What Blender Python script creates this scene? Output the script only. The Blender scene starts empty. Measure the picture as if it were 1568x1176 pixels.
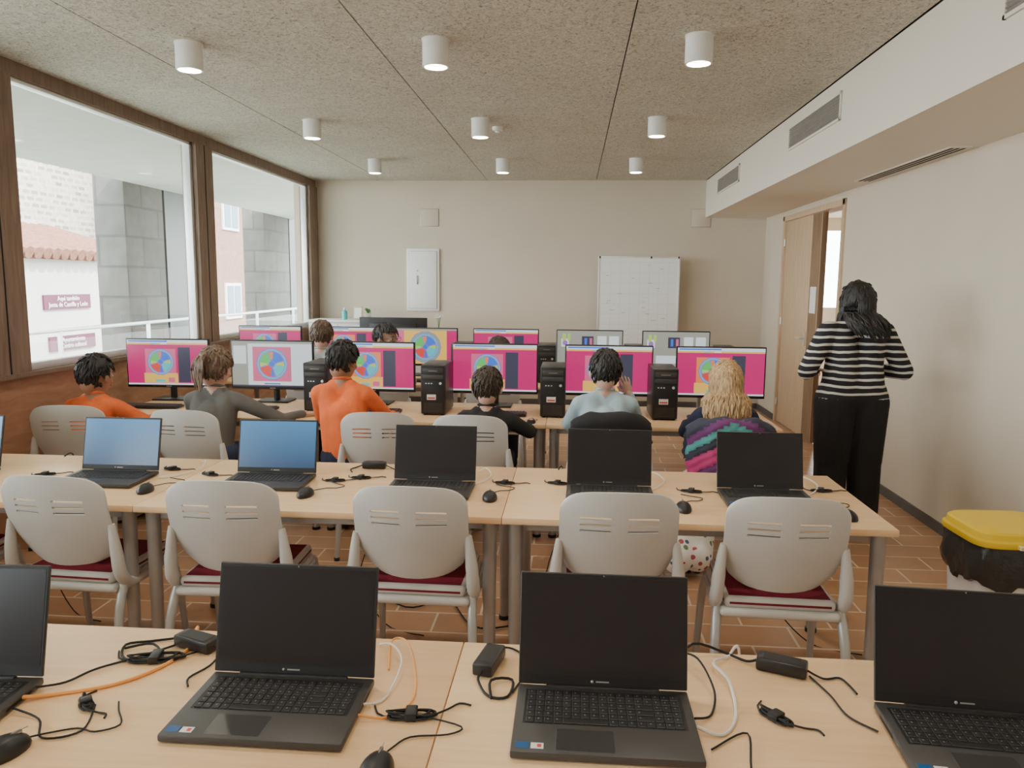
import bpy, bmesh, math, random
from mathutils import Vector, Matrix, noise
random.seed(7)
rad=math.radians
S=bpy.context.scene
COL=S.collection

# ------------------------------------------------------------------ materials
def newmat(name):
    m=bpy.data.materials.new(name); m.use_nodes=True
    nt=m.node_tree; b=nt.nodes['Principled BSDF']
    return m,nt,b
def mat(name,col,rough=.5,metal=0,var=0,scale=20,bump=0,bscale=80,emit=None,es=0,stretch=None,spec=None):
    m,nt,b=newmat(name); N=nt.nodes; L=nt.links
    c=(*col,1)
    b.inputs['Base Color'].default_value=c
    b.inputs['Roughness'].default_value=rough
    b.inputs['Metallic'].default_value=metal
    if spec is not None: b.inputs['Specular IOR Level'].default_value=spec
    tc=N.new('ShaderNodeTexCoord'); mp=N.new('ShaderNodeMapping')
    L.new(tc.outputs['Object'],mp.inputs[0])
    if stretch: mp.inputs['Scale'].default_value=stretch
    if var>0:
        n=N.new('ShaderNodeTexNoise'); n.inputs['Scale'].default_value=scale; n.inputs['Detail'].default_value=5
        L.new(mp.outputs[0],n.inputs['Vector'])
        r=N.new('ShaderNodeValToRGB')
        r.color_ramp.elements[0].position=.3; r.color_ramp.elements[1].position=.7
        r.color_ramp.elements[0].color=tuple(max(0,x*(1-var)) for x in col)+(1,)
        r.color_ramp.elements[1].color=tuple(min(1,x*(1+var)) for x in col)+(1,)
        L.new(n.outputs['Fac'],r.inputs[0]); L.new(r.outputs[0],b.inputs['Base Color'])
    if bump>0:
        n=N.new('ShaderNodeTexNoise'); n.inputs['Scale'].default_value=bscale; n.inputs['Detail'].default_value=4
        L.new(mp.outputs[0],n.inputs['Vector'])
        bp=N.new('ShaderNodeBump'); bp.inputs['Strength'].default_value=bump; bp.inputs['Distance'].default_value=.01
        L.new(n.outputs['Fac'],bp.inputs['Height']); L.new(bp.outputs[0],b.inputs['Normal'])
    if emit:
        b.inputs['Emission Color'].default_value=(*emit,1); b.inputs['Emission Strength'].default_value=es
    return m
def wood(name,c1,c2,stretch=(1.2,14,14),rough=.45,scale=2.5):
    m,nt,b=newmat(name); N=nt.nodes; L=nt.links
    tc=N.new('ShaderNodeTexCoord'); mp=N.new('ShaderNodeMapping'); mp.inputs['Scale'].default_value=stretch
    L.new(tc.outputs['Object'],mp.inputs[0])
    n=N.new('ShaderNodeTexNoise'); n.inputs['Scale'].default_value=scale; n.inputs['Detail'].default_value=8; n.inputs['Distortion'].default_value=.6
    L.new(mp.outputs[0],n.inputs['Vector'])
    r=N.new('ShaderNodeValToRGB'); r.color_ramp.elements[0].position=.3; r.color_ramp.elements[1].position=.72
    r.color_ramp.elements[0].color=(*c1,1); r.color_ramp.elements[1].color=(*c2,1)
    L.new(n.outputs['Fac'],r.inputs[0]); L.new(r.outputs[0],b.inputs['Base Color'])
    b.inputs['Roughness'].default_value=rough
    return m
def emat(name,col,s=1.0):
    m,nt,b=newmat(name)
    b.inputs['Base Color'].default_value=(col[0]*.2,col[1]*.2,col[2]*.2,1); b.inputs['Roughness'].default_value=.35
    b.inputs['Emission Color'].default_value=(*col,1); b.inputs['Emission Strength'].default_value=s
    return m

WALL=mat('plaster_wall',(.64,.56,.45),.9,var=.02,scale=3,bump=.05,bscale=150)
WHITEP=mat('white_paint',(.80,.74,.64),.7,bump=.03)
BEECH=wood('beech_laminate',(.84,.55,.29),(.92,.64,.37),(1.5,22,22),.36)
OAKD=wood('door_oak',(.52,.36,.22),(.64,.47,.31),(14,14,1.2),.5)
DARKW=wood('dark_oak',(.22,.13,.07),(.30,.20,.12),(14,14,1.2),.6)
WINW=wood('window_timber',(.19,.125,.09),(.29,.21,.155),(14,14,1.5),.6)
PANW=wood('plywood_panel',(.38,.20,.11),(.50,.29,.17),(2,2,9),.5,3)
ALU=mat('aluminium',(.78,.80,.80),.35,.5)
GREYM=mat('grey_metal',(.42,.40,.38),.4,.5,var=.05)
BLACK=mat('black_plastic',(.016,.015,.017),.38,bump=.05,bscale=400)
DGREY=mat('laptop_shell',(.055,.052,.050),.42,bump=.04,bscale=500)
PADM=mat('touchpad',(.050,.047,.046),.3)
KEYM=mat('laptop_keys',(.018,.017,.018),.5)
LEG=mat('key_legend',(.20,.20,.20),.6)
SCRB=mat('screen_black',(.016,.013,.016),.28,spec=.55)
BEZ=mat('bezel_black',(.014,.013,.014),.5)
CHP=mat('chair_plastic',(.64,.62,.585),.42,var=.03,scale=6)
CHL=mat('chair_leg_metal',(.52,.52,.51),.35,.4)
CRIM=mat('crimson_fabric',(.20,.008,.03),.9,var=.15,scale=120,bump=.3,bscale=500)
WHITE=mat('white_plastic',(.85,.85,.83),.4,var=.02)
RUB=mat('black_rubber',(.015,.015,.016),.7)
BASEB=mat('baseboard_grey',(.10,.09,.085),.5,var=.1)
ORC=mat('orange_cable',(.92,.40,.10),.5); WHC=mat('white_cable',(.80,.78,.74),.5)

def ceilmat():
    m,nt,b=newmat('wood_wool_panel'); N=nt.nodes; L=nt.links
    tc=N.new('ShaderNodeTexCoord')
    n=N.new('ShaderNodeTexNoise'); n.inputs['Scale'].default_value=42; n.inputs['Detail'].default_value=6; n.inputs['Roughness'].default_value=.7; n.inputs['Distortion'].default_value=1.6
    n2=N.new('ShaderNodeTexNoise'); n2.inputs['Scale'].default_value=2.5; n2.inputs['Detail'].default_value=3
    L.new(tc.outputs['Object'],n.inputs['Vector']); L.new(tc.outputs['Object'],n2.inputs['Vector'])
    r=N.new('ShaderNodeValToRGB'); e=r.color_ramp.elements
    e[0].position=.36; e[0].color=(.25,.225,.18,1); e[1].position=.60; e[1].color=(.76,.74,.655,1)
    k=e.new(.47); k.color=(.60,.575,.495,1)
    L.new(n.outputs['Fac'],r.inputs[0])
    mx=N.new('ShaderNodeMixRGB'); mx.blend_type='MULTIPLY'; mx.inputs[0].default_value=.2
    L.new(r.outputs[0],mx.inputs[1]); L.new(n2.outputs['Fac'],mx.inputs[2]); L.new(mx.outputs[0],b.inputs['Base Color'])
    bp=N.new('ShaderNodeBump'); bp.inputs['Strength'].default_value=.5; bp.inputs['Distance'].default_value=.01
    L.new(n.outputs['Fac'],bp.inputs['Height']); L.new(bp.outputs[0],b.inputs['Normal'])
    b.inputs['Roughness'].default_value=.95
    return m
CEIL=ceilmat()
def tilemat():
    m,nt,b=newmat('terracotta_tiles'); N=nt.nodes; L=nt.links
    tc=N.new('ShaderNodeTexCoord')
    t=N.new('ShaderNodeTexBrick'); t.offset=.5; t.inputs['Scale'].default_value=1
    t.inputs['Brick Width'].default_value=.42; t.inputs['Row Height'].default_value=.21
    t.inputs['Mortar Size'].default_value=.006; t.inputs['Mortar Smooth'].default_value=.2
    t.inputs['Color1'].default_value=(.50,.27,.14,1); t.inputs['Color2'].default_value=(.62,.36,.20,1); t.inputs['Mortar'].default_value=(.84,.70,.54,1)
    L.new(tc.outputs['Object'],t.inputs['Vector'])
    n=N.new('ShaderNodeTexNoise'); n.inputs['Scale'].default_value=9; n.inputs['Detail'].default_value=5
    L.new(tc.outputs['Object'],n.inputs['Vector'])
    mx=N.new('ShaderNodeMixRGB'); mx.blend_type='MULTIPLY'; mx.inputs[0].default_value=.25
    L.new(t.outputs['Color'],mx.inputs[1]); L.new(n.outputs['Fac'],mx.inputs[2]); L.new(mx.outputs[0],b.inputs['Base Color'])
    b.inputs['Roughness'].default_value=.30
    bp=N.new('ShaderNodeBump'); bp.inputs['Strength'].default_value=.3; bp.inputs['Distance'].default_value=.004; bp.invert=True
    L.new(t.outputs['Fac'],bp.inputs['Height']); L.new(bp.outputs[0],b.inputs['Normal'])
    return m
TILE=tilemat()
def glassmat():
    m=bpy.data.materials.new('window_glass'); m.use_nodes=True; nt=m.node_tree; N=nt.nodes; L=nt.links; N.clear()
    o=N.new('ShaderNodeOutputMaterial'); mx=N.new('ShaderNodeMixShader'); mx.inputs[0].default_value=.07
    t=N.new('ShaderNodeBsdfTransparent'); t.inputs[0].default_value=(.95,.97,.96,1)
    g=N.new('ShaderNodeBsdfGlossy'); g.inputs['Roughness'].default_value=.02
    L.new(t.outputs[0],mx.inputs[1]); L.new(g.outputs[0],mx.inputs[2]); L.new(mx.outputs[0],o.inputs[0])
    return m
GLASS=glassmat()
def stonemat(name,c1,c2,bw=.7,rh=.35,mort=(.3,.29,.27),mo=.02):
    m,nt,b=newmat(name); N=nt.nodes; L=nt.links
    tc=N.new('ShaderNodeTexCoord')
    sx=N.new('ShaderNodeSeparateXYZ'); cb=N.new('ShaderNodeCombineXYZ'); ad=N.new('ShaderNodeMath'); ad.operation='ADD'
    L.new(tc.outputs['Object'],sx.inputs[0]); L.new(sx.outputs[0],ad.inputs[0]); L.new(sx.outputs[1],ad.inputs[1])
    L.new(ad.outputs[0],cb.inputs[0]); L.new(sx.outputs[2],cb.inputs[1])
    t=N.new('ShaderNodeTexBrick'); t.inputs['Scale'].default_value=1; t.inputs['Brick Width'].default_value=bw; t.inputs['Row Height'].default_value=rh
    t.inputs['Mortar Size'].default_value=mo; t.inputs['Color1'].default_value=(*c1,1); t.inputs['Color2'].default_value=(*c2,1); t.inputs['Mortar'].default_value=(*mort,1)
    L.new(cb.outputs[0],t.inputs['Vector'])
    n=N.new('ShaderNodeTexNoise'); n.inputs['Scale'].default_value=6; n.inputs['Detail'].default_value=8
    L.new(tc.outputs['Object'],n.inputs['Vector'])
    mx=N.new('ShaderNodeMixRGB'); mx.blend_type='MULTIPLY'; mx.inputs[0].default_value=.55
    L.new(t.outputs['Color'],mx.inputs[1]); L.new(n.outputs['Fac'],mx.inputs[2]); L.new(mx.outputs[0],b.inputs['Base Color'])
    b.inputs['Roughness'].default_value=.9
    return m
STONE=stonemat('grey_stone',(.17,.165,.15),(.135,.13,.12),.9,.45,(.10,.10,.09))
RUBBLE=stonemat('rubble_stone',(.80,.71,.60),(.34,.29,.23),.40,.20,(.75,.70,.62),.05)
PINKB=stonemat('pink_brick',(.50,.20,.15),(.44,.17,.13),.25,.07,(.35,.25,.2))
RENDER=mat('white_render',(.66,.64,.60),.9,var=.03)
ROOFT=mat('roof_tiles',(.22,.10,.065),.9,var=.3,scale=12)
CONC=mat('concrete_soffit',(.46,.50,.45),.9,var=.06,scale=4)

# ------------------------------------------------------------------ mesh builder
class M:
    def __init__(s): s.bm=bmesh.new(); s.mats=[]
    def mi(s,m):
        if m not in s.mats: s.mats.append(m)
        return s.mats.index(m)
    def _set(s,verts,m):
        i=s.mi(m); fs=set()
        for v in verts:
            for f in v.link_faces: fs.add(f)
        for f in fs: f.material_index=i
        return fs
    def box(s,x0,x1,y0,y1,z0,z1,m,bev=0,mtx=None,seg=2):
        T=Matrix.Translation(((x0+x1)/2,(y0+y1)/2,(z0+z1)/2))@Matrix.Diagonal((abs(x1-x0),abs(y1-y0),abs(z1-z0),1))
        if mtx is not None: T=mtx@T
        r=bmesh.ops.create_cube(s.bm,size=1,matrix=T); fs=s._set(r['verts'],m)
        if bev>0:
            es=set(e for f in fs for e in f.edges)
            bmesh.ops.bevel(s.bm,geom=list(es),offset=bev,segments=seg,affect='EDGES',profile=.5)
        return s
    def cyl(s,p0,p1,r0,r1,m,seg=16,mtx=None):
        p0=Vector(p0);p1=Vector(p1)
        if mtx is not None: p0=mtx@p0; p1=mtx@p1
        d=p1-p0; q=d.to_track_quat('Z','Y').to_matrix().to_4x4()
        r=bmesh.ops.create_cone(s.bm,cap_ends=True,segments=seg,radius1=r0,radius2=r1,depth=d.length,matrix=Matrix.Translation((p0+p1)/2)@q)
        s._set(r['verts'],m); return s
    def sph(s,c,r,m,rot=None,u=16,v=10,mtx=None):
        if not hasattr(r,'__len__'): r=(r,r,r)
        T=Matrix.Translation(c)@(rot.to_4x4() if rot is not None else Matrix.Identity(4))@Matrix.Diagonal((*r,1))
        if mtx is not None: T=mtx@T
        k=bmesh.ops.create_uvsphere(s.bm,u_segments=u,v_segments=v,radius=1,matrix=T); s._set(k['verts'],m); return s
    def cap(s,p0,p1,r0,r1,m,seg=14):
        s.cyl(p0,p1,r0,r1,m,seg); s.sph(p0,r0,m,u=seg,v=8); s.sph(p1,r1,m,u=seg,v=8); return s
    def rings(s,rgs,m,caps=(True,True)):
        i0=s.mi(m); V=[[s.bm.verts.new(p) for p in rg] for rg in rgs]; n=len(V[0])
        for a,b in zip(V,V[1:]):
            for k in range(n):
                f=s.bm.faces.new((a[k],a[(k+1)%n],b[(k+1)%n],b[k])); f.material_index=i0
        if caps[0]: s.bm.faces.new(V[0]).material_index=i0
        if caps[1]: s.bm.faces.new(V[-1]).material_index=i0
        return s
    def tube(s,pts,r,m,seg=8,smooth=4):
        P=[Vector(p) for p in pts]
        if smooth>1 and len(P)>2:
            Q=[];R=[]
            rr=r if hasattr(r,'__len__') else [r]*len(P)
            for i in range(len(P)-1):
                a=P[max(i-1,0)];b=P[i];c=P[i+1];d=P[min(i+2,len(P)-1)]
                for k in range(smooth):
                    t=k/smooth
                    Q.append(.5*((2*b)+(c-a)*t+(2*a-5*b+4*c-d)*t*t+(3*b-a-3*c+d)*t**3)); R.append(rr[i]*(1-t)+rr[i+1]*t)
            Q.append(P[-1]); R.append(rr[-1]); P=Q
        else: R=list(r) if hasattr(r,'__len__') else [r]*len(P)
        up=Vector((0.03,.02,1)).normalized(); rgs=[]
        for i,p in enumerate(P):
            d=(P[min(i+1,len(P)-1)]-P[max(i-1,0)])
            if d.length<1e-7: d=Vector((0,0,1))
            d.normalize()
            x=d.cross(up)
            if x.length<.05: x=d.cross(Vector((0,1,0.1)))
            x.normalize(); y=d.cross(x)
            rgs.append([p+R[i]*(x*math.cos(2*math.pi*k/seg)+y*math.sin(2*math.pi*k/seg)) for k in range(seg)])
        return s.rings(rgs,m)
    def poly(s,vs,m):
        f=s.bm.faces.new([s.bm.verts.new(v) for v in vs]); f.material_index=s.mi(m); return s
    def quadXZ(s,x0,x1,z0,z1,y,m):
        return s.poly([(x0,y,z0),(x1,y,z0),(x1,y,z1),(x0,y,z1)],m)
    def mesh(s,name,ang=35,recalc=True):
        me=bpy.data.meshes.new(name)
        if recalc: bmesh.ops.recalc_face_normals(s.bm,faces=s.bm.faces)
        for f in s.bm.faces: f.smooth=True
        s.bm.to_mesh(me); s.bm.free()
        for m in s.mats: me.materials.append(m)
        me.set_sharp_from_angle(angle=rad(ang))
        return me
    def obj(s,name,loc=(0,0,0),rot=0,parent=None,ang=35,recalc=True):
        return place(s.mesh(name,ang,recalc),name,loc,rot,parent)
def place(me,name,loc=(0,0,0),rot=0,parent=None):
    o=bpy.data.objects.new(name,me); COL.objects.link(o); o.location=loc
    o.rotation_euler=(0,0,rot) if not hasattr(rot,'__len__') else rot
    if parent: o.parent=parent
    return o
def empty(name,loc=(0,0,0),rot=0):
    o=bpy.data.objects.new(name,None); COL.objects.link(o); o.location=loc; o.rotation_euler=(0,0,rot); o.empty_display_size=.1; return o

# ------------------------------------------------------------------ room shell
XL,XR,YB,YF,ZC=-3.42,2.45,10.2,-2.6,2.93
M().box(XL-.3,XR+.15,YF-.15,YB+.15,-.2,0,TILE).obj('floor')
c=M(); c.box(XL-.3,XR+.15,YF-.15,YB+.15,ZC+.02,ZC+.2,RUB)
for a,b in ((XL,-2.504),(-2.496,-1.129),(-1.121,.276),(.284,1.672)):
    c.box(a,b,YF,YB,ZC,ZC+.025,CEIL)
c.obj('ceiling')
M().box(XL-.3,XR+.15,YB,YB+.15,0,ZC+.2,WALL).obj('wall_back')
M().box(XL-.3,XR+.15,YF-.15,YF,0,ZC+.2,WALL).obj('wall_front')
DY0,DY1,DZ=7.28,9.32,2.40
w=M(); w.box(XR,XR+.15,YF,DY0,0,ZC,WALL).box(XR,XR+.15,DY1,YB,0,ZC,WALL).box(XR,XR+.15,DY0,DY1,DZ,ZC,WALL); w.obj('wall_right')
M().box(XR-.014,XR,YF,DY0-.05,0,.07,BASEB).box(XR-.014,XR,DY1+.05,YB,0,.07,BASEB).obj('baseboard_right')
M().box(XL,XR-.02,YB-.014,YB,0,.07,BASEB).obj('baseboard_back')
BX,BZ=1.68,2.46
k=M(); k.box(BX,XR,YF,YB,BZ,ZC-.006,WHITEP); k.box(BX+.01,XR,YF,YB,ZC-.01,ZC+.02,RUB)
k.obj('wall_bulkhead')
for y0 in (2.15,5.2,8.2):
    g=M(); y1=y0+1.18; z0,z1=2.66,2.84
    g.box(BX-.012,BX,y0,y1,z0,z0+.016,WHITEP).box(BX-.012,BX,y0,y1,z1-.016,z1,WHITEP).box(BX-.012,BX,y0,y0+.016,z0,z1,WHITEP).box(BX-.012,BX,y1-.016,y1,z0,z1,WHITEP)
    g.box(BX-.003,BX-.001,y0,y1,z0,z1,GREYM)
    for i in range(9):
        z=z0+.022+i*.0165
        g.box(-.006,.006,y0+.01,y1-.01,-.0015,.0015,GREYM,mtx=Matrix.Translation((BX-.007,0,z))@Matrix.Rotation(rad(35),4,'Y'))
    g.obj('air_vent_grille')
g=M(); g.box(2.27,2.40,5.0,6.6,BZ-.006,BZ,WHITEP)
for i in range(3): g.box(2.288+i*.036,2.306+i*.036,5.03,6.57,BZ-.008,BZ-.005,RUB)
g.obj('slot_diffuser')
w=M()
w.box(XL-.12,XL,YF,YB,0,1.03,PANW)
w.box(XL-.12,XL,YF,YB,2.84,ZC+.02,WINW)
for a,b in ((YF,-2.2),(.9,1.25),(4.22,4.58),(6.88,7.20),(9.90,YB)): w.box(XL-.12,XL+.02,a,b,1.03,2.84,WINW)
w.box(XL-.12,XL+.05,YF,YB,1.01,1.035,WINW)
for a in (4.4,7.04): w.box(XL+.018,XL+.024,a-.004,a+.004,1.03,2.84,RUB)
w.obj('wall_left')
n=1
for a,b in ((-2.2,.9),(1.25,4.22),(4.58,6.88),(7.20,9.90)):
    f=M(); z0,z1=1.035,2.84; x0,x1=XL-.09,XL-.02; t=.045
    f.box(x0,x1,a,a+t,z0,z1,ALU,.004).box(x0,x1,b-t,b,z0,z1,ALU,.004).box(x0,x1,a,b,z0,z0+t,ALU,.004).box(x0,x1,a,b,z1-t*.6,z1,ALU,.004)
    f.box(XL-.06,XL-.05,a+t,b-t,z0+t,z1-t*.6,GLASS)
    f.obj('window_%d'%n); n+=1
d=M()
d.box(XR-.02,XR+.15,DY0,DY0+.06,0,DZ,OAKD,.003).box(XR-.02,XR+.15,DY1-.06,DY1,0,DZ,OAKD,.003).box(XR-.02,XR+.15,DY0,DY1,DZ-.06,DZ,OAKD,.003)
d.box(XR+.01,XR+.05,8.26,DY1-.06,.01,DZ-.06,OAKD,.004)
d.box(XR+.0,XR+.06,7.95,8.25,.01,DZ-.06,DARKW,.004)
d.box(XR-.004,XR,8.01,8.2,1.33,1.60,WHITE)
d.box(XR+.0,XR+.01,8.31,8.35,.98,1.12,ALU,.003)
d.tube([(XR,8.33,1.06),(XR-.05,8.33,1.06),(XR-.055,8.36,1.06),(XR-.055,8.45,1.06)],.009,ALU)
for z in (.25,1.2,2.1): d.cyl((XR-.005,DY1-.06,z-.04),(XR-.005,DY1-.06,z+.04),.01,.01,ALU,8)
d.obj('door_1')
q=M(); X0=XR+.155
q.box(X0,5.5,6.0,13.2,-.2,0,TILE).box(X0,5.5,6.0,13.2,2.7,2.8,WHITEP).box(5.5,5.6,6,13.2,0,2.7,WALL).box(X0,5.5,5.9,6,0,2.7,WALL)
q.box(X0,3.75,13.1,13.2,0,2.7,DARKW).box(3.75,4.5,13.1,13.2,0,1.25,WALL).box(3.75,4.5,13.1,13.2,2.5,2.7,WALL).box(4.5,5.5,13.1,13.2,0,2.7,WALL)
q.box(4.08,4.12,13.09,13.13,1.25,2.5,WHITE)
q.obj('wall_corridor')

b=M(); b.box(-2.20,-1.76,YB-.03,YB-.001,1.23,2.05,WHITE,.006); b.box(-2.165,-1.795,YB-.045,YB-.028,1.265,2.015,WHITE,.005)
b.box(-2.170,-1.790,YB-.0315,YB-.0302,1.260,2.020,GREYM)
b.box(-2.06,-2.045,YB-.06,YB-.044,1.58,1.70,BLACK,.003); b.cyl((-2.05,YB-.05,1.76),(-2.05,YB-.044,1.76),.012,.012,GREYM,10)
b.obj('electrical_cabinet')
for x0 in (-2.02,1.5):
    v=M(); x1=x0+.25; v.box(x0,x1,YB-.009,YB-.001,2.34,2.57,GREYM,.002); v.box(x0+.004,x1-.004,YB-.012,YB-.006,2.344,2.566,WALL,.002)
    v.obj('access_panel')
wb=M(); Y=9.86
LINE=mat('board_lines',(.62,.66,.70),.6); WBM=mat('whiteboard_surface',(.88,.90,.88),.25)
wb.box(.33,1.33,Y,Y+.02,.80,1.94,WBM)
for a in ((.32,.34,.79,1.95),(1.32,1.34,.79,1.95),(.32,1.34,.79,.81),(.32,1.34,1.935,1.955)): wb.box(a[0],a[1],Y-.008,Y+.025,a[2],a[3],ALU,.003)
for i in range(1,8): wb.box(.36+i*.12,.363+i*.12,Y-.0012,Y,.84,1.88,LINE)
for i in range(9): wb.box(.36,1.30,Y-.0012,Y,.84+i*.13,.843+i*.13,LINE)
for i in range(26):
    x=.38+random.random()*.85; z=.87+random.random()*.98
    wb.box(x,x+.03+.03*random.random(),Y-.0014,Y,z,z+.006,GREYM if i%3 else LINE)
wb.box(.5,1.15,Y-.05,Y,.775,.79,ALU,.003)
for x in (.34,.98,1.32): wb.box(x-.012,x+.012,Y-.012,Y+.0,1.925,1.96,RUB,.003)
for x in (.36,1.30):
    wb.box(x-.015,x+.015,Y+.02,Y+.05,.05,1.9,GREYM,.003); wb.box(x-.02,x+.02,Y-.28,Y+.2,.03,.06,GREYM,.003)
    for yy in (Y-.26,Y+.18): wb.cyl((x-.012,yy,.02),(x+.012,yy,.02),.02,.02,RUB,12)
wb.obj('whiteboard')

EM=emat('lamp_glow',(1,.93,.80),18)
l=M(); l.cyl((0,0,0),(0,0,-.005),.078,.078,WHITE,32)
ri,ro=.062,.073; seg=40; prof=[(ro,0),(ro,-.145),(ri,-.145),(ri,-.115)]
l.rings([[(r*math.cos(2*math.pi*k/seg),r*math.sin(2*math.pi*k/seg),z) for k in range(seg)] for r,z in prof],WHITE,(False,False))
l.cyl((0,0,-.112),(0,0,-.118),.0615,.0615,EM,32)
lm=l.mesh('ceiling_downlight')
for y in (.25,2.3,4.36,6.42,8.46):
    for x in (-2.17,-.77,.65):
        o=place(lm,'ceiling_downlight',(x,y,ZC))
        ld=bpy.data.lights.new('downlight_lamp','AREA'); ld.shape='DISK'; ld.size=.11; ld.energy=7.5; ld.color=(1,.89,.74); ld.spread=rad(160)
        lo=bpy.data.objects.new('lamp',ld); COL.objects.link(lo); lo.parent=o; lo.location=(0,0,-.122)
M().cyl((0,0,0),(0,0,-.03),.05,.045,WHITE,24).cyl((0,0,-.03),(0,0,-.045),.025,.02,WHITE,16).obj('smoke_detector',(-.66,6.75,ZC))

# ------------------------------------------------------------------ exterior
M().box(-6.5,XL-.31,-6,40,-.25,-.05,CONC).obj('floor_balcony')
M().box(-6.6,XL-.31,-6,18,3.04,3.3,CONC).obj('ceiling_balcony')
r=M()
r.tube([(-6.3,-5,.98),(-6.3,39,.98)],.025,ALU,8,1)
for i in range(22): r.box(-6.32,-6.28,-5+i*2,-4.96+i*2,-.05,.97,ALU)
r.box(-6.306,-6.294,-5,39,.05,.86,GLASS)
r.obj('balcony_railing')
M().box(-7.1,-6.62,11.1,12.2,-3.2,3.6,STONE,.02).obj('stone_pillar')
M().box(-7.1,-6.62,16.3,17.75,-3.2,3.6,STONE,.02).obj('stone_pillar')
CLAD=mat('grey_cladding',(.09,.10,.098),.4)
M().box(-6.9,-6.62,12.25,13.3,-3.2,3.6,CLAD).obj('cladding_panel')
M().box(-6.9,-6.62,17.8,18.6,-3.2,3.6,CLAD).obj('cladding_panel')
M().box(-60,30,-40,90,-3.4,-3.2,mat('street_ground',(.35,.33,.3),.9,var=.1)).obj('street_ground')
h=M(); h.box(-16,-12,10,20.5,-3.2,2.05,RENDER); 
h.box(-16.2,-11.8,9.8,20.7,2.05,2.14,ROOFT)
for i in range(36): h.cyl((-11.7,9.95+i*.3,2.17),(-14.5,9.95+i*.3,2.95),.14,.14,ROOFT,8)
h.box(-12.02,-11.97,18.9,19.5,1.3,1.85,DARKW)
h.obj('white_house')
M().box(-26,-17,21,34,-3.2,10.5,RUBBLE).obj('stone_tower')
p=M(); p.box(-15,-12.5,26,42,-3.2,6.4,PINKB); p.box(-15.3,-12.2,25.8,42.2,6.4,6.7,ROOFT)
HG=mat('house_glass',(.12,.20,.26),.1)
for j in range(5):
    for zz in (.2,3.4):
        y=27.0+j*2.7; p.box(-12.52,-12.44,y,y+1.3,zz,zz+1.3,WHITE); p.box(-12.45,-12.42,y+.1,y+.6,zz+.1,zz+1.2,HG); p.box(-12.45,-12.42,y+.7,y+1.2,zz+.1,zz+1.2,HG)
p.obj('brick_building')
SGN=mat('sign_purple',(.12,.012,.05),.5)
def sign(y,z,lines):
    e=M().box(-11.99,-11.95,y-.85,y+.85,z-.17,z+.17,SGN).obj('street_sign')
    for i,tx in enumerate(lines):
        cu=bpy.data.curves.new('sign_text','FONT'); cu.body=tx; cu.size=.15; cu.align_x='CENTER'; cu.extrude=.004
        cu.materials.append(WHITE); t=bpy.data.objects.new('sign_text',cu); COL.objects.link(t); t.parent=e
        t.location=(-11.94,y,z+.03-i*.14); t.rotation_euler=(rad(90),0,rad(90))
sign(17.5,1.07,['Aquí también','Junta de Castilla y León']); sign(17.6,.10,['Ayuntamiento','Centro cultural'])

# ------------------------------------------------------------------ furniture meshes
def table_mesh(w,dp=.8,h=.74):
    t=M(); t.box(-w/2+.001,w/2-.001,-dp/2,dp/2,h-.026,h,BEECH,.003)
    t.box(-w/2+.05,w/2-.05,-dp/2+.06,-dp/2+.09,h-.066,h-.027,GREYM).box(-w/2+.05,w/2-.05,dp/2-.09,dp/2-.06,h-.066,h-.027,GREYM)
    for sx in (-1,1):
        t.box(sx*(w/2-.05)-.02,sx*(w/2-.05)+.02,-dp/2+.05,dp/2-.05,h-.07,h-.027,GREYM,.003)
        for sy in (-1,1):
            x=sx*(w/2-.05);y=sy*(dp/2-.06)
            t.cyl((x,y,h-.03),(x,y+sy*.01,.015),.028,.022,GREYM,16); t.cyl((x,y+sy*.01,.018),(x,y+sy*.01,0),.026,.026,RUB,16)
    return t.mesh('classroom_table')
TM=table_mesh(1.45)
for yc,xj in [(1.38,-.25),(3.19,-.25),(5.12,-.15),(6.86,-.2)]:
    for i in (-1,0,1): place(TM,'classroom_table',(xj-.725+i*1.45,yc,0))

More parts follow.
